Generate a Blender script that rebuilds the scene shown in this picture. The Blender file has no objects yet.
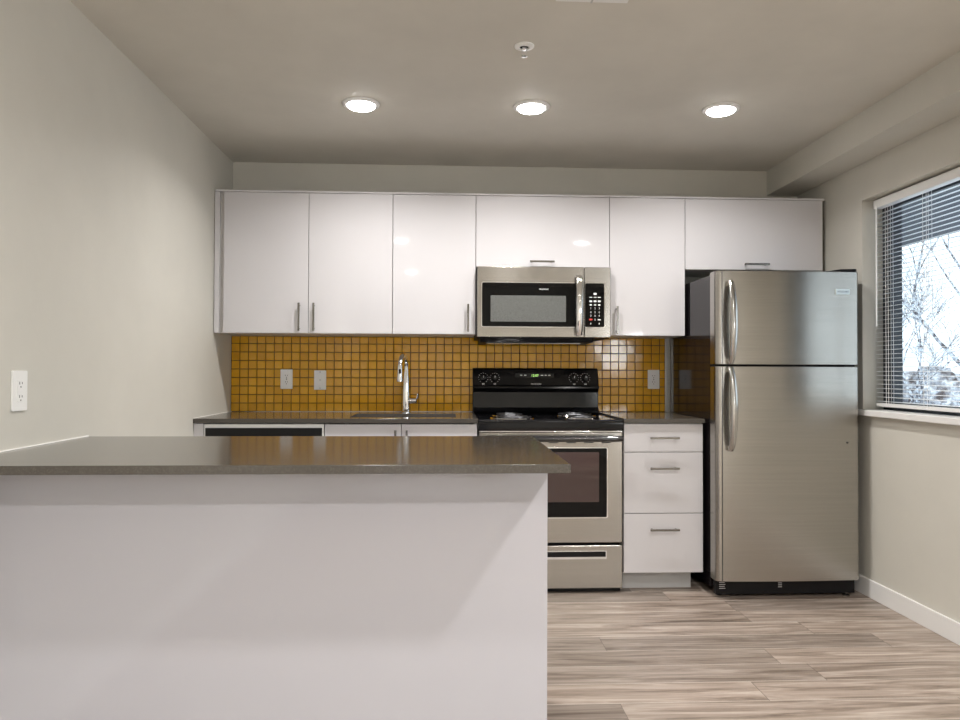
import bpy, bmesh, math, random
from mathutils import Vector, Matrix
random.seed(7)
PI = math.pi
S = bpy.context.scene
COL = S.collection

# ---------------------------------------------------------------- camera
cam_d = bpy.data.cameras.new('camera')
cam = bpy.data.objects.new('camera', cam_d); COL.objects.link(cam)
yaw, pitch, roll, f_px = 0.0486, 0.0164, 0.0034, 722.2
fw = Vector((math.sin(yaw)*math.cos(pitch), math.cos(yaw)*math.cos(pitch), math.sin(pitch)))
rt = Vector((math.cos(yaw), -math.sin(yaw), 0))
up = rt.cross(fw)
r2 = rt*math.cos(roll) + up*math.sin(roll)
u2 = up*math.cos(roll) - rt*math.sin(roll)
M = Matrix((r2, u2, -fw)).transposed().to_4x4()
M.translation = Vector((1.2829, -4.4108, 1.1576))
cam.matrix_world = M
cam_d.sensor_width = 36; cam_d.lens = f_px/960*36; cam_d.clip_start = 0.02
S.camera = cam

# ---------------------------------------------------------------- world, daylight, exposure
S.view_settings.view_transform = 'Standard'; S.view_settings.look = 'None'
S.view_settings.gamma = 1; S.view_settings.use_curve_mapping = False
S.view_settings.exposure = 0.26
W = bpy.data.worlds.new('overcast_sky'); S.world = W; W.use_nodes = True
bg = W.node_tree.nodes['Background']; bg.inputs[0].default_value = (0.80, 0.90, 1.0, 1); bg.inputs[1].default_value = 1.9

RX, CZ, BY = 3.487, 2.42, -7.0       # right wall, ceiling height, rear wall
def area(name, loc, rot, sx, sy, power, color, shape='RECTANGLE', spread=PI):
    d = bpy.data.lights.new(name, 'AREA'); d.shape = shape; d.size = sx
    if shape in ('RECTANGLE', 'ELLIPSE'): d.size_y = sy
    d.energy = power; d.color = color; d.spread = spread
    o = bpy.data.objects.new(name, d); COL.objects.link(o); o.location = loc; o.rotation_euler = rot
    return o
WARM = (1.0, 0.978, 0.95)
# daylight through the second side window (behind the camera) and a portal in the window in view
area('daylight_rear_window', (RX+0.10, -5.2, 1.41), (0, PI/2, 0), .42, 1.9, 34, (0.93, 0.97, 1.0))
pt = area('daylight_window', (RX+0.19, -1.25, 1.51), (0, PI/2, 0), 1.1, 1.08, 1, (1, 1, 1)); pt.data.cycles.is_portal = True
LAMP_W = 19.5
LAMPS = [(0.883, -1.003), (1.688, -1.015), (2.597, -1.035), (0.86, -3.20), (2.60, -3.20), (0.86, -5.40), (2.62, -5.40)]
for i, (x, y) in enumerate(LAMPS):
    k = 1.0
    k = {-1.003: .48, -1.015: .48, -1.035: .48, -3.20: 1.0 if x > 2 else .42, -5.40: 2.3}[y]
    area('downlight_beam', (x, y, CZ-0.026), (0, 0, 0), 0.10, 0.10, LAMP_W*k, WARM, 'DISK', math.radians(146))

# ---------------------------------------------------------------- materials
def mat(name, col, rough=0.5, metal=0.0, spec=0.5, coat=0, aniso=0, emit=None, es=0):
    m = bpy.data.materials.new(name); m.use_nodes = True
    b = m.node_tree.nodes['Principled BSDF']
    b.inputs['Base Color'].default_value = (*col, 1); b.inputs['Roughness'].default_value = rough
    b.inputs['Metallic'].default_value = metal; b.inputs['Specular IOR Level'].default_value = spec
    b.inputs['Coat Weight'].default_value = coat; b.inputs['Coat Roughness'].default_value = 0.03
    b.inputs['Anisotropic'].default_value = aniso; b.inputs['Anisotropic Rotation'].default_value = .25 if aniso else 0
    if emit: b.inputs['Emission Color'].default_value = (*emit, 1); b.inputs['Emission Strength'].default_value = es
    return m
def nd(m, t, **kw):
    n = m.node_tree.nodes.new(t)
    for k, v in kw.items(): setattr(n, k, v)
    return n
def ln(m, a, b): m.node_tree.links.new(a, b)
def pb(m): return m.node_tree.nodes['Principled BSDF']
def pos(m, scale):
    g = nd(m, 'ShaderNodeNewGeometry'); v = nd(m, 'ShaderNodeMapping'); v.inputs['Scale'].default_value = scale
    ln(m, g.outputs['Position'], v.inputs['Vector']); return v.outputs['Vector']
def noise(m, vec, scale, detail=3, rough=.5):
    n = nd(m, 'ShaderNodeTexNoise'); n.inputs['Scale'].default_value = scale
    n.inputs['Detail'].default_value = detail; n.inputs['Roughness'].default_value = rough
    ln(m, vec, n.inputs['Vector']); return n.outputs['Fac']
def ramp(m, fac, stops):
    r = nd(m, 'ShaderNodeValToRGB'); e = r.color_ramp.elements
    while len(e) < len(stops): e.new(0.5)
    for i, (p, c) in enumerate(stops): e[i].position = p; e[i].color = (*c, 1)
    ln(m, fac, r.inputs['Fac']); return r.outputs['Color']
def bump(m, h, strength, dist=0.002):
    b = nd(m, 'ShaderNodeBump'); b.inputs['Strength'].default_value = strength; b.inputs['Distance'].default_value = dist
    ln(m, h, b.inputs['Height']); ln(m, b.outputs['Normal'], pb(m).inputs['Normal'])

def paint(name, c, rough=.6, amp=.035):
    m = mat(name, c, rough)
    v = pos(m, (1, 1, 1)); n = noise(m, v, 2.2, 4, .6)
    ln(m, ramp(m, n, [(.3, tuple(x*(1-amp) for x in c)), (.7, tuple(min(1, x*(1+amp)) for x in c))]), pb(m).inputs['Base Color'])
    bump(m, noise(m, v, 60, 3), .12, .002); return m
MW = paint('greige_wall_paint', (0.60, 0.58, 0.525))
MC = paint('greige_ceiling_paint', (0.64, 0.61, 0.55), .65, .05)
MTRIM = mat('white_trim_paint', (0.80, 0.79, 0.78), .35)
MCAB = mat('gloss_white_cabinet', (0.615, 0.60, 0.62), .05, 0, .5, .4)
MISL = mat('gloss_white_panel_shaded', (0.485, 0.478, 0.515), .06, 0, .5, .3)  # cabinet white again, the island's dimmer light put into the colour
MCARC = mat('white_melamine', (0.66, 0.64, 0.62), .4)
MGAP = mat('dark_gap', (0.03, 0.03, 0.03), .8)
MKICK = mat('grey_kick_board', (0.50, 0.50, 0.50), .35)
MCHR = mat('polished_chrome', (0.86, 0.86, 0.87), .06, 1)
MNICK = mat('satin_nickel', (0.25, 0.24, 0.225), .22, 1)
MBLK = mat('black_enamel', (0.006, 0.006, 0.007), .10, 0, .3, .0)
MBLKM = mat('black_plastic', (0.007, 0.007, 0.008), .45, 0, .2)
MGLS = mat('black_glass', (0.004, 0.004, 0.004), .03, 0, .22)
MWHT = mat('white_plastic', (0.86, 0.86, 0.85), .3)
MSLOT = mat('dark_slot', (0.05, 0.045, 0.04), .6)
MPRINT = mat('white_print', (0.8, 0.8, 0.8), .5)
MRED = mat('red_print', (0.65, 0.05, 0.04), .5)
MGRN = mat('green_display_digits', (0.1, 0.3, 0.05), .5, emit=(0.55, 1.0, 0.25), es=1.2)
MLAMP = mat('lit_lamp_diffuser', (0.9, 0.9, 0.9), .5, emit=WARM, es=30)
MCAULK = mat('white_caulk', (0.85, 0.83, 0.80), .5)
MSTEELIN = mat('sink_steel', (0.55, 0.55, 0.56), .25, 1)

def steel(name, c, r, an, tilt=0.0):
    m = mat(name, c, r, 1, .5, 0, an)
    t = nd(m, 'ShaderNodeTangent'); t.direction_type = 'RADIAL'; t.axis = 'Z'
    ln(m, t.outputs['Tangent'], pb(m).inputs['Tangent'])
    v = pos(m, (.5, .5, 60)); n = noise(m, v, 4, 1)
    ln(m, ramp(m, n, [(.0, tuple(x*.90 for x in c)), (1, tuple(min(1, x*1.08) for x in c))]), pb(m).inputs['Base Color'])
    v2 = pos(m, (.8, .8, 3)); n2 = noise(m, v2, 2.0, 2)
    mr = nd(m, 'ShaderNodeMapRange'); mr.inputs['To Min'].default_value = r*.85; mr.inputs['To Max'].default_value = r*1.2
    ln(m, n2, mr.inputs['Value']); ln(m, mr.outputs['Result'], pb(m).inputs['Roughness'])
    return m
MST = steel('brushed_stainless', (0.41, 0.39, 0.36), .23, .75)
MST2 = steel('polished_stainless_trim', (0.50, 0.49, 0.475), .18, .4)
MSIDE = mat('dark_grey_appliance_side', (0.009, 0.007, 0.008), .10, 0, .22)

# quartz worktop
MQ = mat('grey_brown_quartz', (0.12, 0.11, 0.10), .14, 0, .55)
v = pos(MQ, (1, 1, 1)); n = noise(MQ, v, 260, 2)
ln(MQ, ramp(MQ, n, [(.35, (.062, .054, .045)), (.55, (.074, .065, .055)), (.72, (.095, .085, .073))]), pb(MQ).inputs['Base Color'])

# glazed amber tile, a slightly different shade per tile
MTILE = mat('amber_glazed_tile', (.5, .26, .02), .10, 0, .42, .12)
g = nd(MTILE, 'ShaderNodeNewGeometry')
c0 = ramp(MTILE, g.outputs['Random Per Island'], [(0, (.65, .325, .008)), (.5, (.72, .37, .011)), (1, (.78, .41, .016))])
v = pos(MTILE, (1, 1, 1)); n = noise(MTILE, v, 22, 3)
mx = nd(MTILE, 'ShaderNodeMixRGB', blend_type='MULTIPLY'); mx.inputs[0].default_value = .28
ln(MTILE, c0, mx.inputs[1]); ln(MTILE, ramp(MTILE, n, [(.3, (.72, .68, .6)), (.7, (1, 1, 1))]), mx.inputs[2])
ln(MTILE, mx.outputs[0], pb(MTILE).inputs['Base Color']); bump(MTILE, noise(MTILE, v, 30, 2), .10, .002)
MGROUT = mat('dark_brown_grout', (.028, .012, .006), .8)

# floor planks
def floor_mat():
    m = mat('grey_brown_wood_plank', (.3, .25, .2), .38, 0, .4)
    g = nd(m, 'ShaderNodeNewGeometry'); sp = nd(m, 'ShaderNodeSeparateXYZ'); ln(m, g.outputs['Position'], sp.inputs[0])
    def mth(op, a, b=None):
        k = nd(m, 'ShaderNodeMath', operation=op)
        for i, s in enumerate((a, b)):
            if s is None: continue
            if isinstance(s, (int, float)): k.inputs[i].default_value = s
            else: ln(m, s, k.inputs[i])
        return k.outputs[0]
    PW, PL = .158, 1.22
    yr = mth('DIVIDE', sp.outputs['Y'], PW); row = mth('FLOOR', yr); fy = mth('FRACT', yr)
    wn = nd(m, 'ShaderNodeTexWhiteNoise', noise_dimensions='1D'); ln(m, row, wn.inputs['W'])
    xs = mth('ADD', mth('DIVIDE', sp.outputs['X'], PL), mth('MULTIPLY', wn.outputs['Value'], 7.3))
    cell = mth('FLOOR', xs); fx = mth('FRACT', xs)
    cv = nd(m, 'ShaderNodeCombineXYZ'); ln(m, cell, cv.inputs[0]); ln(m, row, cv.inputs[1])
    w2 = nd(m, 'ShaderNodeTexWhiteNoise', noise_dimensions='2D'); ln(m, cv.outputs[0], w2.inputs['Vector'])
    # grain coordinates: stretched along X, offset per plank
    gv = nd(m, 'ShaderNodeCombineXYZ')
    ln(m, mth('ADD', mth('MULTIPLY', sp.outputs['X'], 1.6), mth('MULTIPLY', w2.outputs['Value'], 41)), gv.inputs[0])
    ln(m, mth('MULTIPLY', sp.outputs['Y'], 19), gv.inputs[1]); ln(m, mth('MULTIPLY', w2.outputs['Value'], 13), gv.inputs[2])
    n1 = nd(m, 'ShaderNodeTexNoise'); n1.inputs['Scale'].default_value = 1.3; n1.inputs['Detail'].default_value = 8
    n1.inputs['Roughness'].default_value = .62; n1.inputs['Distortion'].default_value = .9; ln(m, gv.outputs[0], n1.inputs['Vector'])
    gv2 = nd(m, 'ShaderNodeCombineXYZ'); ln(m, mth('MULTIPLY', sp.outputs['X'], 6), gv2.inputs[0]); ln(m, mth('MULTIPLY', sp.outputs['Y'], 160), gv2.inputs[1])
    n2 = nd(m, 'ShaderNodeTexNoise'); n2.inputs['Scale'].default_value = 1; n2.inputs['Detail'].default_value = 3; ln(m, gv2.outputs[0], n2.inputs['Vector'])
    base = ramp(m, n1.outputs['Fac'], [(.27, (.10, .074, .058)), (.40, (.225, .18, .147)), (.53, (.325, .27, .23)), (.70, (.47, .41, .36))])
    tone = ramp(m, w2.outputs['Value'], [(0, (.70, .69, .68)), (.5, (.95, .94, .93)), (1, (1.15, 1.13, 1.11))])
    a = nd(m, 'ShaderNodeMixRGB', blend_type='MULTIPLY'); a.inputs[0].default_value = 1; ln(m, base, a.inputs[1]); ln(m, tone, a.inputs[2])
    b = nd(m, 'ShaderNodeMixRGB', blend_type='MULTIPLY'); b.inputs[0].default_value = .5; ln(m, a.outputs[0], b.inputs[1])
    ln(m, ramp(m, n2.outputs['Fac'], [(.3, (.7, .68, .66)), (.6, (1, 1, 1))]), b.inputs[2])
    # bevelled long edge: its highlight painted as a pale line, thin dark seam; short butt seam
    e1 = mth('LESS_THAN', fy, .035); e0 = mth('LESS_THAN', fy, .012); e2 = mth('LESS_THAN', fx, .0022)
    c = nd(m, 'ShaderNodeMixRGB'); ln(m, mth('MULTIPLY', e1, .55), c.inputs[0]); ln(m, b.outputs[0], c.inputs[1]); c.inputs[2].default_value = (.66, .60, .53, 1)
    d = nd(m, 'ShaderNodeMixRGB'); ln(m, mth('MULTIPLY', mth('MAXIMUM', e0, e2), .7), d.inputs[0]); ln(m, c.outputs[0], d.inputs[1]); d.inputs[2].default_value = (.09, .07, .055, 1)
    ln(m, d.outputs[0], pb(m).inputs['Base Color'])
    bump(m, n1.outputs['Fac'], .15, .002)
    return m
MF = floor_mat()

# ---------------------------------------------------------------- mesh helpers
def BM(): return bmesh.new()
def box(bm, x0, x1, y0, y1, z0, z1, bev=0.0, seg=2, mi=0):
    x0, x1 = sorted((x0, x1)); y0, y1 = sorted((y0, y1)); z0, z1 = sorted((z0, z1))
    t = bmesh.new()
    mtx = Matrix.Translation(((x0+x1)/2, (y0+y1)/2, (z0+z1)/2)) @ Matrix.Diagonal((x1-x0, y1-y0, z1-z0, 1))
    bmesh.ops.create_cube(t, size=1, matrix=mtx)
    if bev > 0: bmesh.ops.bevel(t, geom=t.edges[:], offset=min(bev, .49*min(x1-x0, y1-y0, z1-z0)), segments=seg, affect='EDGES', profile=.5)
    merge(bm, t, mi); return bm
def merge(bm, t, mi=0, mtx=None):
    if mtx: bmesh.ops.transform(t, matrix=mtx, verts=t.verts)
    mp = {v: bm.verts.new(v.co) for v in t.verts}
    for f in t.faces:
        try:
            nf = bm.faces.new([mp[v] for v in f.verts]); nf.material_index = mi
        except ValueError: pass
    t.free()
def prism(bm, pts, axis, a0, a1, bev=0, seg=2):
    """closed 2-D outline extruded along an axis; pts are (y,z) for X, (x,z) for Y, (x,y) for Z"""
    t = bmesh.new()
    def P(p, a):
        return {'X': (a, p[0], p[1]), 'Y': (p[0], a, p[1]), 'Z': (p[0], p[1], a)}[axis]
    A = [t.verts.new(P(p, a0)) for p in pts]; B = [t.verts.new(P(p, a1)) for p in pts]
    fa = t.faces.new(A); fb = t.faces.new(B[::-1]); n = len(pts)
    for i in range(n): t.faces.new((A[i], B[i], B[(i+1) % n], A[(i+1) % n]))
    bmesh.ops.recalc_face_normals(t, faces=t.faces)
    if bev: bmesh.ops.bevel(t, geom=list(set(fa.edges[:]+fb.edges[:])), offset=bev, segments=seg, affect='EDGES', profile=.5)
    merge(bm, t); return bm
def rrect(x0, x1, z0, z1, r, n=5):
    pts = []
    for cx, cz, a in ((x1-r, z1-r, 0), (x0+r, z1-r, PI/2), (x0+r, z0+r, PI), (x1-r, z0+r, 3*PI/2)):
        for i in range(n+1):
            t = a + PI/2*i/n; pts.append((cx+r*math.cos(t), cz+r*math.sin(t)))
    return pts
def tube(bm, path, rad, n=12, sx=1.0, cap=True):
    """tube through points; rad number or list; sx flattens the section sideways"""
    path = [Vector(p) for p in path]; k = len(path)
    if isinstance(rad, (int, float)): rad = [rad]*k
    t = (path[1]-path[0]).normalized(); ref = Vector((0, 0, 1)) if abs(t.z) < .9 else Vector((1, 0, 0))
    nrm = t.cross(ref).normalized(); rings = []
    for i, p in enumerate(path):
        if i == 0: t = path[1]-path[0]
        elif i == k-1: t = path[-1]-path[-2]
        else: t = path[i+1]-path[i-1]
        t.normalize(); nrm = (nrm - t*nrm.dot(t)).normalized(); bi = t.cross(nrm)
        rings.append([bm.verts.new(p + (nrm*math.cos(a)*sx + bi*math.sin(a))*rad[i]) for a in (2*PI*j/n for j in range(n))])
    for a, b in zip(rings, rings[1:]):
        for j in range(n): bm.faces.new((a[j], a[(j+1) % n], b[(j+1) % n], b[j]))
    if cap: bm.faces.new(rings[0][::-1]); bm.faces.new(rings[-1])
    return bm
def lathe(bm, prof, c, axis='Z', n=32, closed=True):
    """revolve (r, h) profile about an axis through c"""
    c = Vector(c); rings = []
    for r, h in prof:
        ring = []
        for j in range(n):
            a = 2*PI*j/n; p, q = r*math.cos(a), r*math.sin(a)
            ring.append(bm.verts.new(c + Vector({'Z': (p, q, h), 'Y': (p, h, q), 'X': (h, p, q)}[axis])))
        rings.append(ring)
    for a, b in zip(rings, rings[1:]):
        for j in range(n): bm.faces.new((a[j], a[(j+1) % n], b[(j+1) % n], b[j]))
    if closed: bm.faces.new(rings[0][::-1]); bm.faces.new(rings[-1])
    return bm
def wpos(o):
    p = Vector(o.location)
    while o.parent: o = o.parent; p += Vector(o.location)
    return p
def obj(name, bm, m, parent=None, smooth=True, label=None):
    bmesh.ops.recalc_face_normals(bm, faces=bm.faces)
    me = bpy.data.meshes.new(name); o = bpy.data.objects.new(name, me); COL.objects.link(o)
    if parent: org = wpos(parent); o.parent = parent
    else:
        xs = [v.co for v in bm.verts]
        org = Vector(((min(v.x for v in xs)+max(v.x for v in xs))/2, (min(v.y for v in xs)+max(v.y for v in xs))/2, min(v.z for v in xs)))
        o.location = org
    bmesh.ops.translate(bm, verts=bm.verts, vec=-org); bm.to_mesh(me); bm.free()
    for mm in (m if isinstance(m, (list, tuple)) else [m]): me.materials.append(mm)
    if smooth:
        me.shade_smooth(); me.set_sharp_from_angle(angle=math.radians(35))
        wn = o.modifiers.new('flat_faces', 'WEIGHTED_NORMAL'); wn.keep_sharp = True; wn.weight = 80
    if label: o['label'] = label
    return o
def thing(name, label, cat, loc, group=None):
    o = bpy.data.objects.new(name, None); COL.objects.link(o); o.location = loc; o.empty_display_size = .05
    o['label'] = label; o['category'] = cat
    if group: o['group'] = group
    return o
def tag(o, label, cat, group=None):
    o['label'] = label; o['category'] = cat
    if group: o['group'] = group
    return o
def struct(name, bm, m, parent=None):
    o = obj(name, bm, m, parent, smooth=False)
    if not parent: o['kind'] = 'structure'
    return o
def dup(root, loc, label, group=None):
    r = root.copy(); COL.objects.link(r); r.location = loc; r['label'] = label
    if group: r['group'] = group
    for ch in root.children:
        c = ch.copy(); COL.objects.link(c); c.parent = r
        for g2 in ch.children:
            d = g2.copy(); COL.objects.link(d); d.parent = c
    return r
def text(name, s, size, loc, m, parent, ext=.0004, face='-Y', sx=1.0):
    cu = bpy.data.curves.new(name, 'FONT'); cu.body = s; cu.size = size; cu.extrude = ext
    cu.align_x = 'CENTER'; cu.align_y = 'CENTER'; cu.resolution_u = 2
    to = bpy.data.objects.new('tmp', cu); COL.objects.link(to)
    me = bpy.data.meshes.new_from_object(to.evaluated_get(bpy.context.evaluated_depsgraph_get()))
    bpy.data.objects.remove(to); bpy.data.curves.remove(cu)
    bm = BM(); bm.from_mesh(me); bpy.data.meshes.remove(me)
    R = Matrix.Rotation(PI/2, 4, 'X') if face == '-Y' else Matrix.Identity(4)
    bmesh.ops.transform(bm, matrix=Matrix.Translation(loc) @ R @ Matrix.Diagonal((sx, 1, 1, 1)), verts=bm.verts)
    return obj(name, bm, m, parent, smooth=False)

# ================================================================ THE ROOM
struct('floor', box(BM(), -.15, RX+.15, BY-.15, .15, -.1, 0), MF)
struct('ceiling', box(BM(), -.15, RX+.15, BY-.15, .15, CZ, CZ+.15), MC)
struct('wall_left', box(BM(), -.15, 0, BY-.15, .15, 0, CZ), MW)
struct('wall_back', box(BM(), 0, RX, 0, .15, 0, CZ), MW)
WY0, WY1, WZ0, WZ1, WT = -.70, -1.80, .950, 2.072, .18    # side window opening, wall thickness
b = BM(); box(b, RX, RX+WT, WY0, .15, 0, CZ); box(b, RX, RX+WT, BY-.15, -6.15, 0, CZ); box(b, RX, RX+WT, -4.25, WY1, 0, CZ)
box(b, RX, RX+WT, -6.15, -4.25, 0, 1.19); box(b, RX, RX+WT, -6.15, -4.25, 1.63, CZ)
box(b, RX, RX+WT, WY1, WY0, 0, WZ0); box(b, RX, RX+WT, WY1, WY0, WZ1, CZ); struct('wall_right', b, MW)
struct('wall_rear', box(BM(), 0, RX, BY-.15, BY, 0, CZ), MW)
struct('trim_1', box(BM(), 3.291, RX, BY, 0, 2.267, CZ), MW)                 # boxed soffit along the window wall
def baseboard(name, x0, x1, y0, y1): struct(name, box(BM(), x0, x1, y0, y1, 0, .092, .002), MTRIM)
baseboard('baseboard_right', RX-.013, RX, BY, -.005)
baseboard('baseboard_left', 0, .013, BY, -2.36)
d1 = struct('door_1', box(BM(), .62, 1.42, BY+.001, BY+.035, .012, 2.03, .003), MTRIM)
b = BM(); box(b, .53, .615, BY+.001, BY+.022, 0, 2.12); box(b, 1.425, 1.51, BY+.001, BY+.022, 0, 2.12); box(b, .615, 1.425, BY+.001, BY+.022, 2.035, 2.12)
struct('door_frame', b, MTRIM, d1)
MGLASS = bpy.data.materials.new('window_glass'); MGLASS.use_nodes = True
nt = MGLASS.node_tree; nt.nodes.remove(nt.nodes['Principled BSDF'])
tr = nt.nodes.new('ShaderNodeBsdfTransparent'); tr.inputs[0].default_value = (.96, .98, .97, 1)
gl = nt.nodes.new('ShaderNodeBsdfGlossy'); gl.inputs['Roughness'].default_value = 0
mxs = nt.nodes.new('ShaderNodeMixShader'); mxs.inputs[0].default_value = .06
nt.links.new(tr.outputs[0], mxs.inputs[1]); nt.links.new(gl.outputs[0], mxs.inputs[2]); nt.links.new(mxs.outputs[0], nt.nodes['Material Output'].inputs[0])
# side window
MWF = mat('dark_window_frame', (.03, .035, .045), .4)
fx0, fx1 = RX+.11, RX+.17
b = BM(); box(b, fx0, fx1, WY0-.075, WY0, WZ0, WZ1, .003); box(b, fx0, fx1, WY1, WY1+.075, WZ0, WZ1, .003)
box(b, fx0, fx1, WY1, WY0, WZ0, WZ0+.055, .003); box(b, fx0, fx1, WY1, WY0, WZ1-.055, WZ1, .003)
w1 = struct('window_1', b, MWF)
struct('window_pane', box(BM(), RX+.138, RX+.143, WY1+.06, WY0-.06, WZ0+.04, WZ1-.04), MGLASS, w1)
struct('window_sill', box(BM(), RX-.035, RX+.11, WY1-.03, WY0+.035, .937, .967, .003), MTRIM, w1)

b = BM(); box(b, fx0, fx1, -4.29, -4.25, 1.19, 1.63, .003); box(b, fx0, fx1, -6.15, -6.11, 1.19, 1.63, .003)
box(b, fx0, fx1, -6.15, -4.25, 1.19, 1.22, .003); box(b, fx0, fx1, -6.15, -4.25, 1.60, 1.63, .003); w2 = struct('window_2', b, MWF)
struct('window_pane', box(BM(), RX+.138, RX+.143, -6.12, -4.28, 1.21, 1.61), MGLASS, w2)

# ---------------------------------------------------------------- window blind
bl = thing('window_blind', 'white horizontal slat blind half open in the side window', 'blind', (RX+.055, -1.25, .985))
by0, by1, bx = -.735, -1.765, RX+.062
obj('headrail', box(BM(), bx-.022, bx+.022, by1, by0, 2.018, 2.062, .003), MTRIM, bl)
b = BM(); z = 1.012; MSL = mat('white_blind_slat', (.90, .92, .94), .35)
while z < 2.01:
    rows = []
    for k in range(5):
        u = k/4-.5
        rows.append((bx+u*.0245, z + .0016*(1-4*u*u) + u*.002))
    for (xa, za), (xb, zb) in zip(rows, rows[1:]):
        for off in (0,):
            vs = [b.verts.new(p) for p in ((xa, by0, za), (xb, by0, zb), (xb, by1, zb), (xa, by1, za))]
            b.faces.new(vs)
    z += .0222
bmesh.ops.remove_doubles(b, verts=b.verts, dist=.0001)
so = obj('slats', b, MSL, bl); sm = so.modifiers.new('thickness', 'SOLIDIFY'); sm.thickness = .0005
obj('bottom_rail', box(BM(), bx-.013, bx+.013, by1, by0, .985, 1.003, .003), MTRIM, bl)
for yy in (-.825, -.845, -1.115, -1.14, -1.45, -1.68):
    b = BM()
    for dx in (-.0135, .0135): tube(b, [(bx+dx, yy, 2.02), (bx+dx, yy, .99)], .0011, 6)
    obj('ladder_cord', b, MTRIM, bl)
obj('tilt_wand', tube(BM(), [(bx-.03, -.775, 2.025), (bx-.032, -.776, 1.40)], .0038, 8), MWHT, bl)

# ================================================================ BUILT-IN CABINETS
def bar_handle(parent, x, y, z, L, vertical, out=.028):
    """square bar pull on a face whose surface is the plane y (facing -Y)"""
    b = BM(); h = L/2; w = .0055
    if vertical:
        box(b, x-w, x+w, y-out-.008, y-out, z-h, z+h, .001)
        for s in (-1, 1): box(b, x-.0035, x+.0035, y-out, y, z+s*(h-.014)-.0035, z+s*(h-.014)+.0035, .0005)
    else:
        box(b, x-h, x+h, y-out-.008, y-out, z-w, z+w, .001)
        for s in (-1, 1): box(b, x+s*(h-.014)-.0035, x+s*(h-.014)+.0035, y-out, y, z-.0035, z+.0035, .0005)
    return obj('handle', b, MNICK, parent)
FY = -.348        # front plane of the upper doors
def upper(name, label, x0, x1, z0, doors, handles, x_left=None):
    t = thing(name, label, 'cabinet', ((x0+x1)/2, -.17, z0), 'gloss white wall cabinets')
    xl = x0 if x_left is None else x_left
    b = BM(); e = .0006
    box(b, xl+e, x1-e, FY+.022, -.002, z0, 2.155, .0008); obj('carcass', b, MCARC, t)
    obj('top_board', box(BM(), xl+e, x1-e, FY-.002, -.002, 2.1556, 2.166, .001), MCAB, t)
    for (a, c), hd in zip(doors, handles):
        d = obj('door', box(BM(), a+.0016, c-.0016, FY, FY+.019, z0+.001, 2.1535, .0012), MCAB, t)
        if hd: bar_handle(d, hd[0], FY, hd[1], hd[2], hd[3])
    return t
ZU = 1.369
t = upper('wall_cabinet', 'two-door gloss white wall cabinet at the left wall above the dishwasher', .053, .988, ZU,
          [(.053, .521), (.521, .988)], [(.474, 1.459, .156, True), (.555, 1.459, .156, True)], .004)
obj('filler_strip', box(BM(), .004, .031, FY, FY+.019, ZU+.001, 2.1535, .001), MCAB, t)
upper('wall_cabinet', 'single-door gloss white wall cabinet left of the microwave, above the faucet', .988, 1.455, ZU, [(.988, 1.455)], [(1.412, 1.459, .156, True)])
upper('wall_cabinet', 'short wide gloss white cabinet directly above the microwave', 1.455, 2.217, 1.750, [(1.455, 2.217)], [(1.828, 1.780, .14, False)])
upper('wall_cabinet', 'narrow gloss white wall cabinet between microwave and refrigerator', 2.217, 2.654, ZU-.002, [(2.217, 2.654)], [(2.256, 1.453, .156, True)])
upper('wall_cabinet', 'short wide gloss white cabinet above the refrigerator', 2.654, 3.474, 1.748, [(2.654, 3.462)], [(3.062, 1.778, .145, False)])

DY = -.645        # front plane of base doors
# dishwasher
t = thing('dishwasher', 'white dishwasher with black control strip below the left counter', 'dishwasher', (.357, -.33, 0))
obj('tub_body', box(BM(), .056, .658, DY+.03, -.02, .10, .886, .003), MCARC, t)
obj('door', box(BM(), .053, .660, DY, DY+.029, .11, .886, .003), MWHT, t)
c = obj('control_panel', box(BM(), .060, .652, DY-.004, DY, .808, .866, .002), mat('matt_black_control_strip', (.008, .008, .008), .5, 0, .25), t)
obj('handle_recess', box(BM(), .10, .60, DY-.006, DY-.0042, .812, .832, .001), MBLKM, c)
obj('toe_kick', box(BM(), .056, .658, -.56, -.545, .0, .10, .001), MBLKM, t)
f = obj('filler_panel', box(BM(), .001, .050, DY, -.02, .001, .888, .001), MCAB); tag(f, 'narrow white filler panel between the left wall and the dishwasher', 'panel')
# sink base
t = thing('base_cabinet', 'two-door gloss white sink base cabinet under the faucet', 'cabinet', (1.06, -.33, 0), 'gloss white base cabinets')
b = BM(); box(b, .6635, .682, DY+.021, -.003, .10, .888, .0008); box(b, 1.435, 1.453, DY+.021, -.003, .10, .888, .0008)
box(b, .682, 1.435, DY+.021, -.003, .10, .118); box(b, .682, 1.435, -.012, -.003, .118, .888); obj('carcass', b, MCARC, t)
for a, c, hx in ((.6635, 1.059, 1.030), (1.059, 1.453, 1.088)):
    d = obj('door', box(BM(), a+.0015, c-.0015, DY, DY+.019, .105, .884, .0012), MCAB, t); bar_handle(d, hx, DY, .775, .16, True)
obj('toe_kick', box(BM(), .6635, 1.453, -.556, -.540, 0, .10, .001), MKICK, t)
# drawer base
t = thing('base_cabinet', 'three-drawer gloss white base cabinet between range and refrigerator', 'cabinet', (2.44, -.33, 0), 'gloss white base cabinets')
obj('carcass', box(BM(), 2.226, 2.648, DY+.021, -.003, .10, .888, .0008), MCARC, t)
for z0, z1, hz in ((.7395, .886, .814), (.418, .7355, .654), (.105, .414, .334)):
    d = obj('drawer', box(BM(), 2.2265, 2.648, DY, DY+.019, z0, z1, .0012), MCAB, t); bar_handle(d, 2.436, DY, hz, .155, False)
obj('toe_kick', box(BM(), 2.226, 2.612, -.556, -.540, 0, .10, .001), MKICK, t)

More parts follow.
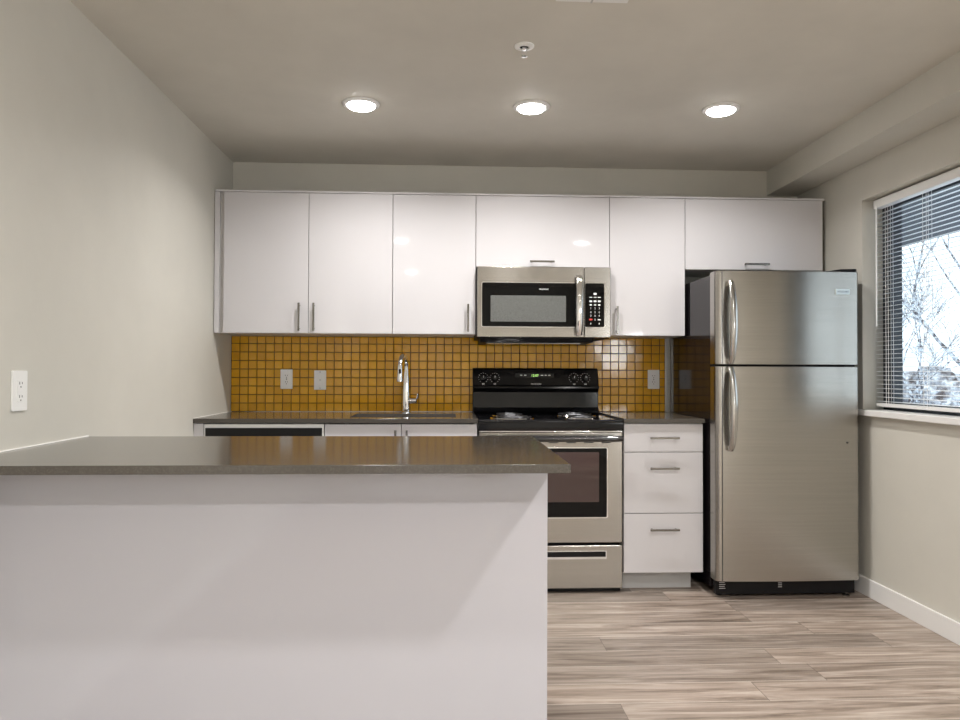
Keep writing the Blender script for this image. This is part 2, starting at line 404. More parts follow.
# worktops
cz0, cz1, cyf = .890, .914, -.658
t = thing('countertop', 'long grey-brown quartz countertop with sink on the left of the range', 'countertop', (.728, -.33, cz0))
sx0, sx1, sy0, sy1 = .775, 1.345, -.54, -.20
b = BM(); t2 = bmesh.new()
xs = [.001, sx0, sx1, 1.4555]; ys = [cyf, sy0, sy1, -.001]
for lvl in (cz0, cz1):
    g = [[t2.verts.new((x, y, lvl)) for x in xs] for y in ys]
    for i in range(3):
        for j in range(3):
            if (i, j) != (1, 1): t2.faces.new((g[i][j], g[i][j+1], g[i+1][j+1], g[i+1][j]))
    if lvl == cz0: lo = g
    else: hi = g
def side(a, c, lo=lo, hi=hi):
    t2.faces.new((lo[a[0]][a[1]], lo[c[0]][c[1]], hi[c[0]][c[1]], hi[a[0]][a[1]]))
for k in range(3): side((0, k), (0, k+1)); side((3, k), (3, k+1)); side((k, 0), (k+1, 0)); side((k, 3), (k+1, 3))
for a, c in (((1, 1), (1, 2)), ((2, 1), (2, 2)), ((1, 1), (2, 1)), ((1, 2), (2, 2))): side(a, c)
merge(b, t2); o = obj('slab', b, MQ, t); bv = o.modifiers.new('bevel', 'BEVEL'); bv.width = .0015; bv.segments = 2; bv.limit_method = 'ANGLE'
b = BM(); tube(b, [(.004, -.655, .9155), (.004, -.006, .9155)], .0028, 6); tube(b, [(.004, -.004, .9155), (1.45, -.0125, .9155)], .0016, 6); obj('caulk_bead', b, MCAULK, t)
t = thing('countertop', 'short grey-brown quartz countertop between range and refrigerator', 'countertop', (2.44, -.33, cz0))
obj('slab', box(BM(), 2.2235, 2.656, cyf, -.001, cz0, cz1, .0015), MQ, t)
# sink
t = thing('kitchen_sink', 'undermount stainless sink set into the left countertop', 'sink', (1.06, -.37, .70))
b = BM(); t2 = bmesh.new()
P = rrect(sx0-.004, sx1+.004, sy0-.004, sy1+.004, .03, 5); P2 = rrect(sx0+.01, sx1-.01, sy0+.01, sy1-.01, .04, 5)
r0 = [t2.verts.new((x, y, .8885)) for x, y in rrect(sx0-.02, sx1+.02, sy0-.02, sy1+.02, .03, 5)]
r1 = [t2.verts.new((x, y, .8885)) for x, y in P]; r2_ = [t2.verts.new((x, y, .72)) for x, y in P2]
nP = len(P)
for i in range(nP):
    j = (i+1) % nP; t2.faces.new((r0[i], r0[j], r1[j], r1[i])); t2.faces.new((r1[i], r1[j], r2_[j], r2_[i]))
t2.faces.new(r2_); merge(b, t2); o = obj('basin', b, MSTEELIN, t); sm = o.modifiers.new('thickness', 'SOLIDIFY'); sm.thickness = .0012
obj('drain', lathe(BM(), [(.045, .7215), (.045, .724), (.030, .724), (.028, .7225)], (1.06, -.37, 0), n=24), MCHR, t)
# faucet
t = thing('kitchen_faucet', 'tall chrome pull-down kitchen faucet with side lever', 'faucet', (1.063, -.11, cz1))
fx, fy = 1.055, -.11
b = BM(); lathe(b, [(.030, cz1+.0003), (.030, cz1+.006), (.024, cz1+.012), (.024, 1.04), (.020, 1.11), (.0135, 1.17), (.0125, 1.19)], (fx, fy, 0), n=28); obj('body', b, MCHR, t)
pth = []; ax, ay = -.028, -.150; R = .06
for k in range(15):
    a = PI*k/14; s = .5*(1-math.cos(a)); pth.append((fx+ax*s, fy+ay*s, 1.180+.070*math.sin(a)))
pth = [(fx, fy, 1.12)] + pth + [(fx+ax, fy+ay, 1.165)]
obj('spout', tube(BM(), pth, .0135, 16), MCHR, t)
h = obj('spray_head', lathe(BM(), [(.010, 1.205), (.0155, 1.19), (.016, 1.14), (.019, 1.108), (.019, 1.101), (.012, 1.099)], (fx+ax, fy+ay, 0), n=24), MCHR, t)
obj('spray_button', box(BM(), fx+ax-.006, fx+ax+.006, fy+ay-.020, fy+ay-.012, 1.145, 1.172, .003), MBLKM, h)
b = BM(); lathe(b, [(.0175, .015), (.0175, .045), (.016, .058), (.010, .063)], (fx, fy, .985), 'X', 24)
tube(b, [(fx+.052, fy, .985), (fx+.066, fy-.004, 1.003), (fx+.070, fy-.006, 1.028)], [.008, .006, .0075], 12); obj('lever', b, MCHR, t)

# ---------------------------------------------------------------- tiled backsplash
t = thing('tile_backsplash', 'mustard amber square tile backsplash with dark grout', 'backsplash', (1.32, -.006, .914))
obj('grout', box(BM(), .002, 2.641, -.006, -.0005, .9145, 1.3675), MGROUT, t)
b = BM(); p = .0511; ncol = 52
for r in range(9):
    for c in range(ncol):
        x0 = .002+c*p+.0015; x1 = min(x0+p-.0036, 2.640); z0 = .9155+r*p+.001; z1 = min(z0+p-.0036, 1.3665)
        if x1-x0 < .005: continue
        tb = bmesh.new(); cx_, cz_ = (x0+x1)/2, (z0+z1)/2
        bmesh.ops.create_cube(tb, size=1, matrix=Matrix.Diagonal((x1-x0, .006, z1-z0, 1)))
        bmesh.ops.bevel(tb, geom=tb.edges[:], offset=.0012, segments=1, affect='EDGES')
        Rm = Matrix.Rotation(random.gauss(0, .0035), 4, 'X') @ Matrix.Rotation(random.gauss(0, .0035), 4, 'Z')
        merge(b, tb, 0, Matrix.Translation((cx_, -.0062, cz_)) @ Rm)
obj('tiles', b, MTILE, t)
obj('edge_trim', box(BM(), 2.6415, 2.659, -.012, -.0005, .9145, 1.366, .001), mat('aluminium_trim', (.6, .6, .6), .3, 1), t)

# ---------------------------------------------------------------- electrical plates
def plate_y(x, z, label, kind):
    t = thing('wall_outlet' if kind != 'switch' else 'light_switch', label, 'outlet' if kind != 'switch' else 'switch', (x, -.0095, z-.058), 'white wall plates')
    w, h, y = .036, .0585, -.0096
    obj('cover_plate', prism(BM(), rrect(x-w, x+w, z-h, z+h, .004), 'Y', y-.005, y, .001), MWHT, t)
    if kind == 'duplex':
        for s in (-1, 1):
            zz = z+s*.0195
            r = obj('receptacle', prism(BM(), rrect(x-.0165, x+.0165, zz-.0145, zz+.0145, .007), 'Y', y-.0065, y-.0048), MWHT, t)
            b = BM()
            for dx, hh in ((-.0065, .0042), (.0065, .0034)): box(b, x+dx-.0013, x+dx+.0013, y-.0069, y-.0064, zz+.003-hh, zz+.003+hh)
            lathe(b, [(.0026, -.0069), (.0026, -.0064)], (x, y, zz-.0085), 'Y', 12); obj('slots', b, MSLOT, r)
        obj('screw', lathe(BM(), [(.003, -.0058), (.003, -.0048)], (x, y, z), 'Y', 12), MNICK, t)
    else:
        sw = obj('rocker', prism(BM(), rrect(x-.0165, x+.0165, z-.033, z+.033, .002), 'Y', y-.0075, y-.0048, .001), MWHT, t)
        for q in (-.004, .001): obj('test_button', box(BM(), x-.004, x+.004, y-.0080, y-.0074, z+q, z+q+.003), MKICK, sw)
        for s in (-1, 1): obj('screw', lathe(BM(), [(.0026, -.0058), (.0026, -.0048)], (x, y, z+s*.048), 'Y', 12), MNICK, t)
plate_y(.332, 1.110, 'white duplex outlet on the amber tiles, farthest left', 'duplex')
plate_y(.532, 1.105, 'white switch plate on amber tiles between left outlet and faucet', 'switch')
plate_y(2.569, 1.115, 'white duplex outlet on amber tiles beside the refrigerator', 'duplex')
t = thing('wall_outlet', 'white outlet plate on the bare left wall above the island', 'outlet', (.003, -2.17, 1.036), 'white wall plates')
yc, zc = -2.170, 1.096
obj('cover_plate', prism(BM(), rrect(yc-.038, yc+.038, zc-.0605, zc+.0605, .004), 'X', .0003, .006, .001), MWHT, t)
r = obj('receptacle', prism(BM(), rrect(yc-.0165, yc+.0165, zc-.033, zc+.033, .002), 'X', .0055, .008, .0006), MWHT, t)
b = BM()
for s in (-1, 1):
    zz = zc+s*.02
    for dy, hh in ((-.0065, .0042), (.0065, .0034)): box(b, .0077, .0084, yc+dy-.0012, yc+dy+.0012, zz+.003-hh, zz+.003+hh)
    lathe(b, [(.0024, .0077), (.0024, .0084)], (0, yc, zz-.0085), 'X', 12)
obj('slots', b, MSLOT, r)
dup(t, (.003, -2.56, .385), 'white outlet plate low on the left wall, in front of the island panel', 'white wall plates')

# ================================================================ ISLAND
IZ1 = .921; IZ0 = .898; IYF, IYB, IXR = -2.567, -1.745, 1.607; PYF = -2.35
t = thing('kitchen_island', 'gloss white island base with a plain panel facing the viewer', 'island', (.79, -2.05, 0))
obj('carcass', box(BM(), .003, 1.556, PYF+.022, -1.79, .10, IZ0-.001, .001), MCARC, t)
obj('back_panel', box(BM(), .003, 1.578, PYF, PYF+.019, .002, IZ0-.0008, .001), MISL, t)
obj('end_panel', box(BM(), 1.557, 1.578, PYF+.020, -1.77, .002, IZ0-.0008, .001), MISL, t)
for k in range(3):
    a = .006+k*.517; d = obj('door', box(BM(), a, a+.513, -1.79, -1.771, .105, IZ0-.006, .0012), MCAB, t)
obj('toe_kick', box(BM(), .003, 1.556, -1.86, -1.845, 0, .10, .001), MKICK, t)
t = thing('island_countertop', 'grey-brown quartz island countertop overhanging its white base', 'countertop', (.8, -2.15, IZ0))
obj('slab', box(BM(), .001, IXR, IYF, IYB, IZ0, IZ1, .0016), MQ, t)
b = BM(); tube(b, [(.004, IYF+.002, IZ1+.001), (.004, IYB-.002, IZ1+.001)], .0032, 6); obj('caulk_bead', b, MCAULK, t)

# ================================================================ RANGE
t = thing('kitchen_range', 'stainless electric range with black cooktop and tall backguard', 'range', (1.839, -.33, 0))
X0, X1 = 1.4585, 2.2222; RF = -.640
obj('body', box(BM(), X0+.004, X1-.004, RF+.045, -.03, .035, .880, .003), MBLKM, t)
for s in (X0+.05, X1-.05):
    for yy in (-.08, -.56): obj('leveling_foot', lathe(BM(), [(.016, .0005), (.016, .01), (.008, .014), (.008, .036)], (s, yy, 0), n=16), MBLKM, t)
prof = [(-.03, .8805), (-.600, .8805), (-.600, .852), (RF-.006, .850), (RF-.014, .856), (RF-.016, .885), (RF-.012, .902), (RF-.002, .909), (-.60, .905), (-.09, .905), (-.08, .914), (-.03, .914)]
ck = obj('cooktop', prism(BM(), prof, 'X', X0-.001, X1+.001, .004, 3), MBLK, t)
for cx_, cy_, R in ((1.655, -.225, .075), (2.035, -.225, .098), (1.655, -.470, .098), (2.035, -.470, .075)):
    pan = obj('burner_bowl', lathe(BM(), [(R+.028, .9058), (R+.026, .9095), (R+.018, .9095), (R*.9, .9062), (R*.4, .9058)], (cx_, cy_, 0), n=40), MCHR, t)
    pts = []
    for k in range(120):
        a = k/120*2*PI*4; rr = .018+(R-.018)*k/119; pts.append((cx_+rr*math.cos(a), cy_+rr*math.sin(a), .9145))
    b = BM(); tube(b, pts, .0040, 6)
    for k in range(3):
        a = k*2*PI/3+.4; tube(b, [(cx_, cy_, .9098), (cx_+R*math.cos(a), cy_+R*math.sin(a), .9098)], .0018, 6)
    obj('coil_element', b, mat('dull_coil', (.08, .08, .085), .35, .8) if 'dull_coil' not in bpy.data.materials else bpy.data.materials['dull_coil'], pan)
# backguard
gp = [(-.012, .9145), (-.095, .9145), (-.100, .925), (-.078, .945), (-.074, 1.035), (-.092, 1.050), (-.105, 1.060), (-.103, 1.070), (-.088, 1.082), (-.062, 1.168), (-.055, 1.178), (-.045, 1.182), (-.012, 1.182)]
bgd = obj('backguard', prism(BM(), gp, 'X', 1.450, 2.212, .006, 3), MBLK, t)
sl = (.062-.088)/(1.168-1.082)         # face tilt
def gy(z): return -.088-(z-1.082)*sl-.0006
ct = 1.831
for kx in (1.514, 1.583, 2.062, 2.131):
    zc = 1.122; yk = gy(zc)
    kb = obj('control_knob', lathe(BM(), [(.021, 0), (.020, -.006), (.016, -.008), (.0145, -.022), (.011, -.024)], (kx, yk, zc), 'Y', 28), MBLK, t)
    obj('pointer', box(BM(), kx-.0012, kx+.0012, yk-.0248, yk-.0236, zc+.001, zc+.013), MPRINT, kb)
    b = BM()
    for k in range(11):
        a = math.radians(-50+k*28); px_, pz_ = kx+.0285*math.cos(a), zc+.0285*math.sin(a)
        box(b, px_-.0018, px_+.0018, gy(pz_)-.0008, gy(pz_)+.0004, pz_-.0012, pz_+.0012)
    for q in (-1, 0, 1): box(b, kx+q*.005-.0016, kx+q*.005+.0016, gy(zc-.036)-.0010, gy(zc-.036)+.0004, zc-.040, zc-.033)
    obj('dial_marks', b, MPRINT, bgd)
obj('display_window', box(BM(), ct-.125, ct+.110, gy(1.13)-.0012, gy(1.13)+.0105, 1.100, 1.150, .001), MGLS, bgd)
text('clock_digits', '12:07', .020, (ct-.006, gy(1.13)-.0022, 1.136), MGRN, bgd)
b = BM()
for cx_ in (-.088, -.064, .038, .060, .082):
    for zz in (1.138, 1.115): box(b, ct+cx_-.0065, ct+cx_+.0065, gy(1.13)-.0022, gy(1.13)-.0012, zz-.0024, zz+.0024)
box(b, ct-.014, ct+.012, gy(1.13)-.0022, gy(1.13)-.0012, 1.1125, 1.1165); obj('button_marks', b, MPRINT, bgd)
text('brand_lettering', 'FRIGIDAIRE', .0125, (ct, gy(1.082)-.0012, 1.085), MPRINT, bgd, .0005, sx=1.0)
# door
d = obj('oven_door', box(BM(), X0+.002, X1-.002, RF, RF+.043, .262, .842, .006, 3), MST, t)
obj('door_top_trim', box(BM(), X0+.004, X1-.004, RF-.006, RF+.03, .843, .8495, .002), MCHR, t)
obj('glass_border', prism(BM(), rrect(1.543, 2.136, .397, .758, .006), 'Y', RF-.0035, RF, .001), MGLS, d)
MOV = mat('oven_window_glass', (.07, .042, .040), .04, 0, .6)
wv = pos(MOV, (1, 1, 1)); 
obj('oven_window', prism(BM(), rrect(1.580, 2.094, .477, .738, .004), 'Y', RF-.0048, RF-.0036), MOV, d)
obj('window_bezel', prism(BM(), rrect(1.543-.006, 2.136+.006, .391, .764, .010), 'Y', RF-.0015, RF, .0005), MCHR, d)
b = BM(); zh = .812; tube(b, [(X0+.014, RF-.045, zh), (X0+.05, RF-.052, zh), (ct, RF-.056, zh), (X1-.05, RF-.052, zh), (X1-.014, RF-.045, zh)], .0155, 16)
hh_ = obj('door_handle', b, mat('black_handle', (.02, .02, .022), .12, 0, .6, .5), d)
for xx in (X0+.03, X1-.03): obj('handle_bracket', box(BM(), xx-.014, xx+.014, RF-.046, RF+.001, zh-.013, zh+.013, .004), MST2, d)
for k in range(7):
    b = BM(); box(b, 1.55+k*.093, 1.60+k*.093, RF-.0012, RF, .785, .790, .0005); obj('vent_slot', b, MGAP, d)
dr = obj('storage_drawer', box(BM(), X0+.002, X1-.002, RF, RF+.043, .024, .249, .005, 3), MST, t)
obj('finger_slot', prism(BM(), rrect(1.543, 2.136, .178, .222, .006), 'Y', RF-.002, RF, .0005), MCHR, dr)
obj('slot_recess', prism(BM(), rrect(1.549, 2.130, .190, .217, .004), 'Y', RF-.003, RF-.0021), MBLKM, dr)
obj('base_skirt', box(BM(), X0+.01, X1-.01, RF+.02, RF+.044, .006, .024), MBLKM, t)

# ================================================================ MICROWAVE
t = thing('microwave', 'stainless over-the-range microwave with black glass door', 'microwave', (1.836, -.2, 1.345))
mx0, mx1, mz0, mz1, MY = 1.4595, 2.2135, 1.352, 1.7485, -.400
def mX(u): return 1.460+(u-477)*.00563
def mZ(v): return 1.747-(v-266)*.00551
obj('case', box(BM(), mx0, mx1, MY+.032, -.014, mz0-.004, mz1, .003), MBLKM, t)
b = BM(); prism(b, [(MY+.032, mz0-.0045), (MY+.05, mz0-.026), (-.10, mz0-.030), (-.06, mz0-.0045)], 'X', mx0+.02, mx1-.09, .004); obj('vent_underside', b, MBLKM, t)
obj('filter_grille', box(BM(), mx0+.06, mx1-.16, MY+.07, -.14, mz0-.033, mz0-.030), MNICK, t)
split = mX(584)
d = obj('door', box(BM(), mx0+.001, split-.001, MY, MY+.031, mz0, mz1-.001, .004, 3), MST, t)
pn = obj('control_panel', box(BM(), split+.001, mx1-.001, MY, MY+.031, mz0, mz1-.001, .004, 3), MST, t)
gz0, gz1 = mZ(327), mZ(282.5)
obj('door_bezel', prism(BM(), rrect(mX(482)-.004, mX(576), gz0-.004, gz1+.004, .010), 'Y', MY-.001, MY, .0004), MCHR, d)
obj('door_glass', prism(BM(), rrect(mX(482), mX(575.5), gz0, gz1, .008), 'Y', MY-.0030, MY-.0008, .0008), MGLS, d)
MSCR = mat('grey_mesh_window', (.16, .165, .16), .12, 0, .5)
v = pos(MSCR, (1, 1, 1)); vo = nd(MSCR, 'ShaderNodeTexVoronoi'); vo.inputs['Scale'].default_value = 450; ln(MSCR, v, vo.inputs['Vector'])
ln(MSCR, ramp(MSCR, vo.outputs['Distance'], [(.2, (.04, .04, .04)), (.5, (.15, .155, .15))]), pb(MSCR).inputs['Base Color'])
obj('mesh_window', prism(BM(), rrect(mX(490.5), mX(565.5), mZ(322), mZ(295.5), .003), 'Y', MY-.0040, MY-.0029), MSCR, d)
text('brand_lettering', 'FRIGIDAIRE', .0105, (mX(543.5), MY-.0036, mZ(289)), MPRINT, d, .0005, sx=1.0)
hb = BM(); pts = []
for k in range(17):
    s = k/16; pts.append((mX(578.0), MY-.018-.030*math.sin(PI*s)**.6, mZ(335.0)+(mZ(276)-mZ(335))*s))
tube(hb, pts, .0125, 14, sx=1.55); 
for zz in (mZ(332.5), mZ(279)): box(hb, mX(578)-.012, mX(578)+.012, MY-.020, MY+.0005, zz-.012, zz+.012, .003)
obj('door_handle', hb, MCHR, d)
obj('panel_bezel', prism(BM(), rrect(split+.003, mX(605), gz0-.004, gz1+.004, .010), 'Y', MY-.001, MY, .0004), MCHR, pn)
kp = obj('keypad', prism(BM(), rrect(split+.004, mX(604), gz0, gz1, .008), 'Y', MY-.0030, MY-.0008, .0008), MGLS, pn)
cols = [mX(590.4), mX(594.7), mX(598.9)]; b = BM(); y0, y1 = MY-.0040, MY-.0029
def pill(x, z, w, h): prism(b, rrect(x-w, x+w, z-h, z+h, min(w, h)*.6, 2), 'Y', y0, y1)
pill(cols[1], mZ(293.2), .0085, .0055)
for c in cols: pill(c, mZ(296.8), .0085, .0022)
for c in cols: pill(c, mZ(300.8), .0080, .0050)
for c in cols: pill(c, mZ(304.5), .0065, .0040)
pill(cols[2], mZ(319.6), .0090, .0032)
pill(cols[0], mZ(323.6), .0022, .0045); pill(cols[2], mZ(323.6), .0022, .0045)
obj('button_marks', b, MPRINT, pn)
for r_, vv in enumerate((308, 312, 315.8)):
    for c_, xx in enumerate(cols): text('digit_key', str(r_*3+c_+1), .0155, (xx, MY-.0036, mZ(vv)), MPRINT, pn, .0005)
text('digit_key', '0', .0155, (cols[1], MY-.0036, mZ(319.6)), MPRINT, pn, .0005)
b = BM(); pill(cols[0], mZ(319.4), .0095, .0045); obj('stop_key', b, MRED, pn)

# ================================================================ REFRIGERATOR
t = thing('refrigerator', 'tall stainless top-freezer refrigerator beside the window wall', 'refrigerator', (3.04, -.4, 0))
rx0, rx1 = 2.6655, 3.4235; BF = -.700; DF = -.795
obj('body', box(BM(), rx0+.002, rx1-.002, BF, -.03, .045, 1.668, .004), MSIDE, t)
def door_prof():
    pts = [(rx0, BF-.006)]; r = .030; n = 8
    # left side, rounded corner, gently bowed front, rounded corner
    pts.append((rx0, DF+.008+r))
    for k in range(1, n+1):
        a = PI/2*k/n; pts.append((rx0+r-r*math.cos(a), DF+.008+r-r*math.sin(a)))
    for k in range(1, 16):
        u = k/16; pts.append((rx0+r+(rx1-rx0-2*r)*u, DF+.008-.010*math.sin(PI*u)**.8))
    for k in range(0, n+1):
        a = PI/2*k/n; pts.append((rx1-r+r*math.sin(a), DF+.008+r-r*math.cos(a)))
    pts.append((rx1, BF-.006)); return pts
fd = obj('freezer_door', prism(BM(), door_prof(), 'Z', 1.200, 1.680, .003), MST, t)
for dz0, dz1 in ((1.2035, 1.6765),): obj('edge_seam', box(BM(), rx0+.0300, rx0+.0335, DF+.006, DF+.012, dz0, dz1), MGAP, fd)
ld = obj('lower_door', prism(BM(), door_prof(), 'Z', .095, 1.190, .003), MST, t)
obj('edge_seam', box(BM(), rx0+.0300, rx0+.0335, DF+.006, DF+.012, .099, 1.1865), MGAP, ld)
obj('door_gasket', box(BM(), rx0+.012, rx1-.012, BF-.006, BF, .11, 1.665), MBLKM, t)
obj('divider', box(BM(), rx0+.008, rx1-.008, BF-.05, BF-.005, 1.188, 1.202), MBLKM, t)
def fhandle(parent, za, zb, anchor_low):
    b = BM(); pts = []; n = 20; hx = rx0+.068
    for k in range(n+1):
        s = k/n; z = za+(zb-za)*s
        bow = math.sin(PI*min(1, max(0, s)))**.55
        pts.append((hx, DF-.010-.048*bow, z))
    tube(b, pts, [.0095+.003*math.sin(PI*k/n) for k in range(n+1)], 16, sx=1.5)
    for z in (za+.012, zb-.012): box(b, hx-.016, hx+.016, DF-.020, DF+.006, z-.012, z+.012, .004)
    return obj('handle', b, MST2, parent)
fhandle(fd, 1.207, 1.622, True); fhandle(ld, .764, 1.183, False)
bd = obj('badge', prism(BM(), rrect(3.290, 3.362, 1.562, 1.590, .002), 'Y', DF-.0045, DF+.004, .0006), mat('silver_badge', (.62, .70, .74), .3, .3), fd)
text('brand_lettering', 'FRIGIDAIRE', .0125, (3.326, DF-.0050, 1.576), mat('badge_text', (.10, .16, .20), .5), bd, .0004, sx=.95)
obj('lock_hole', lathe(BM(), [(.004, -.0015), (.004, .004)], (3.350, DF+.003, .800), 'Y', 16), MGAP, ld)
b = BM(); prism(b, [(3.29, BF+.04), (3.33, DF+.03), (3.40, DF+.012), (3.412, DF+.02), (3.412, BF+.08)], 'Z', 1.6805, 1.697, .003); obj('hinge_cover', b, MBLKM, t)
gr = obj('base_grille', box(BM(), rx0+.012, rx1-.012, BF-.045, BF-.012, .018, .090, .003), MBLKM, t)
b = BM()
for k in range(4): box(b, rx0+.030, rx0+.062-.004*(k % 2), BF-.0462, BF-.0450, .048+k*.010, .0510+k*.010)
for k in range(3): box(b, 3.005, 3.025, BF-.0462, BF-.0450, .052+k*.010, .056+k*.010)
obj('label_marks', b, mat('dim_print', (.45, .45, .45), .5), gr)
for xx in (rx0+.05, rx1-.05):
    obj('leveling_foot', lathe(BM(), [(.018, .0004), (.018, .008), (.007, .012), (.007, .046)], (xx, BF-.03 if xx > 3 else BF+.02, 0), n=16), MNICK if xx > 3 else MBLKM, t)
    obj('roller', lathe(BM(), [(.022, -.012), (.022, .012)], (xx, -.10, .0225), 'X', 20), MBLKM, t)

# ================================================================ CEILING ITEMS
def downlight(x, y, label, group):
    t = thing('recessed_downlight', label, 'ceiling light', (x, y, CZ-.012), group)
    obj('trim_ring', lathe(BM(), [(.066, CZ-.0105), (.072, CZ-.0115), (.086, CZ-.0065), (.088, CZ-.0005), (.066, CZ-.0005)], (x, y, 0), n=40, closed=False), MTRIM, t)
    obj('diffuser', lathe(BM(), [(.066, CZ-.0015), (.066, CZ-.0115), (.060, CZ-.0175), (.040, CZ-.0205), (.004, CZ-.0215)], (x, y, 0), n=40), MLAMP, t)
    return t
labs = ['lit round recessed downlight over the sink counter, leftmost of three', 'lit round recessed downlight in front of the microwave, middle of three', 'lit round recessed downlight near the refrigerator, rightmost of three']
for (x, y), l in zip(LAMPS[:3], labs): D0 = downlight(x, y, l, 'recessed downlights in the kitchen ceiling')
for x, y in LAMPS[3:]:
    dup(D0, (x, y, CZ-.012), 'lit recessed downlight in the living area ceiling behind the view', 'downlights outside the view')
t = thing('fire_sprinkler', 'small pendent fire sprinkler with white escutcheon ring on ceiling', 'sprinkler', (1.585, -1.646, CZ-.05))
sx_, sy_ = 1.585, -1.646
obj('escutcheon', lathe(BM(), [(.018, CZ-.004), (.020, CZ-.009), (.030, CZ-.008), (.0385, CZ-.0035), (.0385, CZ-.0004), (.018, CZ-.0004)], (sx_, sy_, 0), n=36, closed=False), MWHT, t)
obj('cup', lathe(BM(), [(.0175, CZ-.0006), (.0175, CZ-.003), (.010, CZ-.0035)], (sx_, sy_, 0), n=24), MGAP, t)
b = BM(); lathe(b, [(.009, CZ-.003), (.009, CZ-.014), (.006, CZ-.018)], (sx_, sy_, 0), n=16)
for s in (-1, 1): tube(b, [(sx_+s*.008, sy_, CZ-.014), (sx_+s*.010, sy_, CZ-.026), (sx_+s*.002, sy_, CZ-.040)], .0018, 8)
obj('frame_arms', b, MCHR, t)
obj('deflector', lathe(BM(), [(.003, CZ-.038), (.012, CZ-.041), (.012, CZ-.0425), (.003, CZ-.0435)], (sx_, sy_, 0), n=20), MCHR, t)
t = thing('ceiling_vent', 'white rectangular ceiling vent cover at the top edge of the photo', 'vent', (1.772, -2.13, CZ-.02))
vx0, vx1, vy0, vy1 = 1.650, 1.895, -2.012, -2.305
b = BM()
box(b, vx0, vx1, vy0-.028, vy0, CZ-.014, CZ-.0005, .003); box(b, vx0, vx1, vy1, vy1+.028, CZ-.014, CZ-.0005, .003)
box(b, vx0, vx0+.028, vy1+.028, vy0-.028, CZ-.014, CZ-.0005, .003); box(b, vx1-.028, vx1, vy1+.028, vy0-.028, CZ-.014, CZ-.0005, .003)
obj('frame', b, MTRIM, t)
for k in range(10):
    y = vy0-.046-k*.0225; obj('louver', prism(BM(), [(y, CZ-.003), (y+.002, CZ-.003), (y-.009, CZ-.013), (y-.011, CZ-.013)], 'X', vx0+.028, vx1-.028), MTRIM, t)
obj('center_bar', box(BM(), 1.769, 1.775, vy1+.01, vy0+.0015, CZ-.0155, CZ-.004), MKICK, t)

# ================================================================ OUTSIDE THE WINDOW
MCONC = mat('weathered_concrete', (.34, .39, .39), .8)
MDARK = mat('dark_soffit_board', (.05, .06, .08), .8)
MSNOW = mat('snow', (.82, .86, .92), .7)
struct('ground', box(BM(), RX+WT, 60, -30, 60, -.6, -.45), MSNOW)
b = BM(); box(b, RX+WT+.002, 5.20, -7, 2.6, 2.24, 2.42); o = obj('balcony_slab', b, MDARK); tag(o, 'dark underside of the balcony overhang outside the window', 'balcony')
b = BM(); box(b, RX+WT+.002, 5.20, 1.60, 1.78, -.449, 2.238); o = obj('balcony_side_wall', b, MCONC); tag(o, 'grey-green privacy wall outside, at the left of the window view', 'wall')
MBARK = mat('snow_dusted_bark', (.20, .20, .23), .9)
v = pos(MBARK, (1, 1, 1)); n = noise(MBARK, v, 18, 3)
ln(MBARK, ramp(MBARK, n, [(.42, (.10, .09, .10)), (.58, (.62, .66, .72))]), pb(MBARK).inputs['Base Color'])
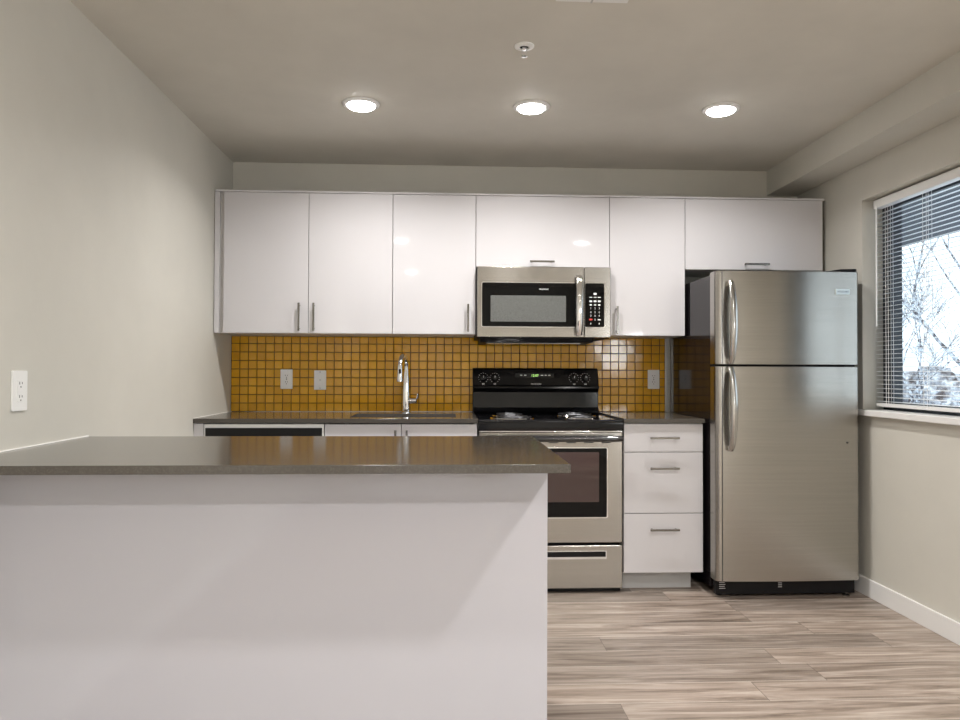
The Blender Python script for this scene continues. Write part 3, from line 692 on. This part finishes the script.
def tree(name, base, h, seed, label, spread=1.0, lean=(0, 0), depth=5):
    rnd = random.Random(seed); b = BM()
    def grow(p, d, L, r, k):
        pts = [p.copy()]; q = p.copy(); dd = d.copy()
        for i in range(4):
            dd = (dd + Vector((rnd.gauss(0, .10), rnd.gauss(0, .10), rnd.gauss(.02, .06)))).normalized(); q = q+dd*L/4; pts.append(q.copy())
        tube(b, pts, [max(.0038, r*(1-.1*i)) for i in range(5)], 5 if k > 1 else 3)
        if k == 0: return
        for i in range(3 if k > 1 else 4):
            ang = rnd.uniform(.25, .75)*spread; az = rnd.uniform(0, 2*PI)
            side = Vector((math.cos(az), math.sin(az), rnd.uniform(-.1, .5)))
            nd_ = (dd*math.cos(ang)+side*math.sin(ang)).normalized()
            st = pts[rnd.choice((2, 3, 4))] if i else pts[-1]
            grow(st, nd_, L*rnd.uniform(.62, .85), r*.58, k-1)
    base = Vector(base)
    grow(base, Vector((lean[0], lean[1], 1)).normalized(), h*.30, .036*h/4, depth)
    o = obj(name, b, MBARK, None); tag(o, label, 'tree', 'bare trees outside'); return o
tree('bare_tree', (8.05, 4.6, -.45), 5.6, 3, 'bare snow-dusted tree with spreading branches, nearest tree in the window view', 1.2, (-.10, .0), 6)
tree('bare_tree', (9.5, 7.6, -.45), 4.4, 5, 'bare white-frosted tree standing behind the spreading tree', 1.1)
tree('bare_tree', (10.9, 10.6, -.45), 4.6, 11, 'smaller bare white-frosted tree farther off at the left of the window view', 1.0, (0, 0))
b = BM(); box(b, 15.5, 26, 21.6, 28, -.449, 1.15); wl = obj('neighbour_house', b, mat('brown_siding', (.26, .20, .185), .85)); tag(wl, 'low brown house with snowy roof far beyond the window', 'house')
obj('roof', prism(BM(), [(21.2, 1.16), (28.4, 1.16), (24.8, 2.3)], 'X', 15.1, 26.4), MSNOW, wl)
MHED = mat('frosted_hedge', (.25, .25, .24), .9); v = pos(MHED, (1, 1, 1)); n = noise(MHED, v, 4.5, 5, .7)
ln(MHED, ramp(MHED, n, [(.40, (.09, .07, .07)), (.55, (.45, .46, .50)), (.65, (.85, .88, .92))]), pb(MHED).inputs['Base Color'])
for k, (x, y, r, l) in enumerate(((10.9, 12.4, .95, 'round frosted shrub beyond the window, leftmost of the shrubs'), (13.1, 12.6, 1.05, 'frosted shrub beyond the window in front of the brown house, middle of the shrubs'), (15.6, 12.0, .9, 'frosted shrub beyond the window, rightmost of the shrubs'))):
    b = BM(); bmesh.ops.create_icosphere(b, subdivisions=4, radius=r)
    rn = random.Random(k)
    for vv in b.verts: vv.co *= 1+rn.uniform(-.12, .12); vv.co.z *= .85
    bmesh.ops.translate(b, verts=b.verts, vec=(x, y, -.45+r*.78)); o = obj('frosted_shrub', b, MHED, None, smooth=False); tag(o, l, 'shrub', 'shrubs outside')
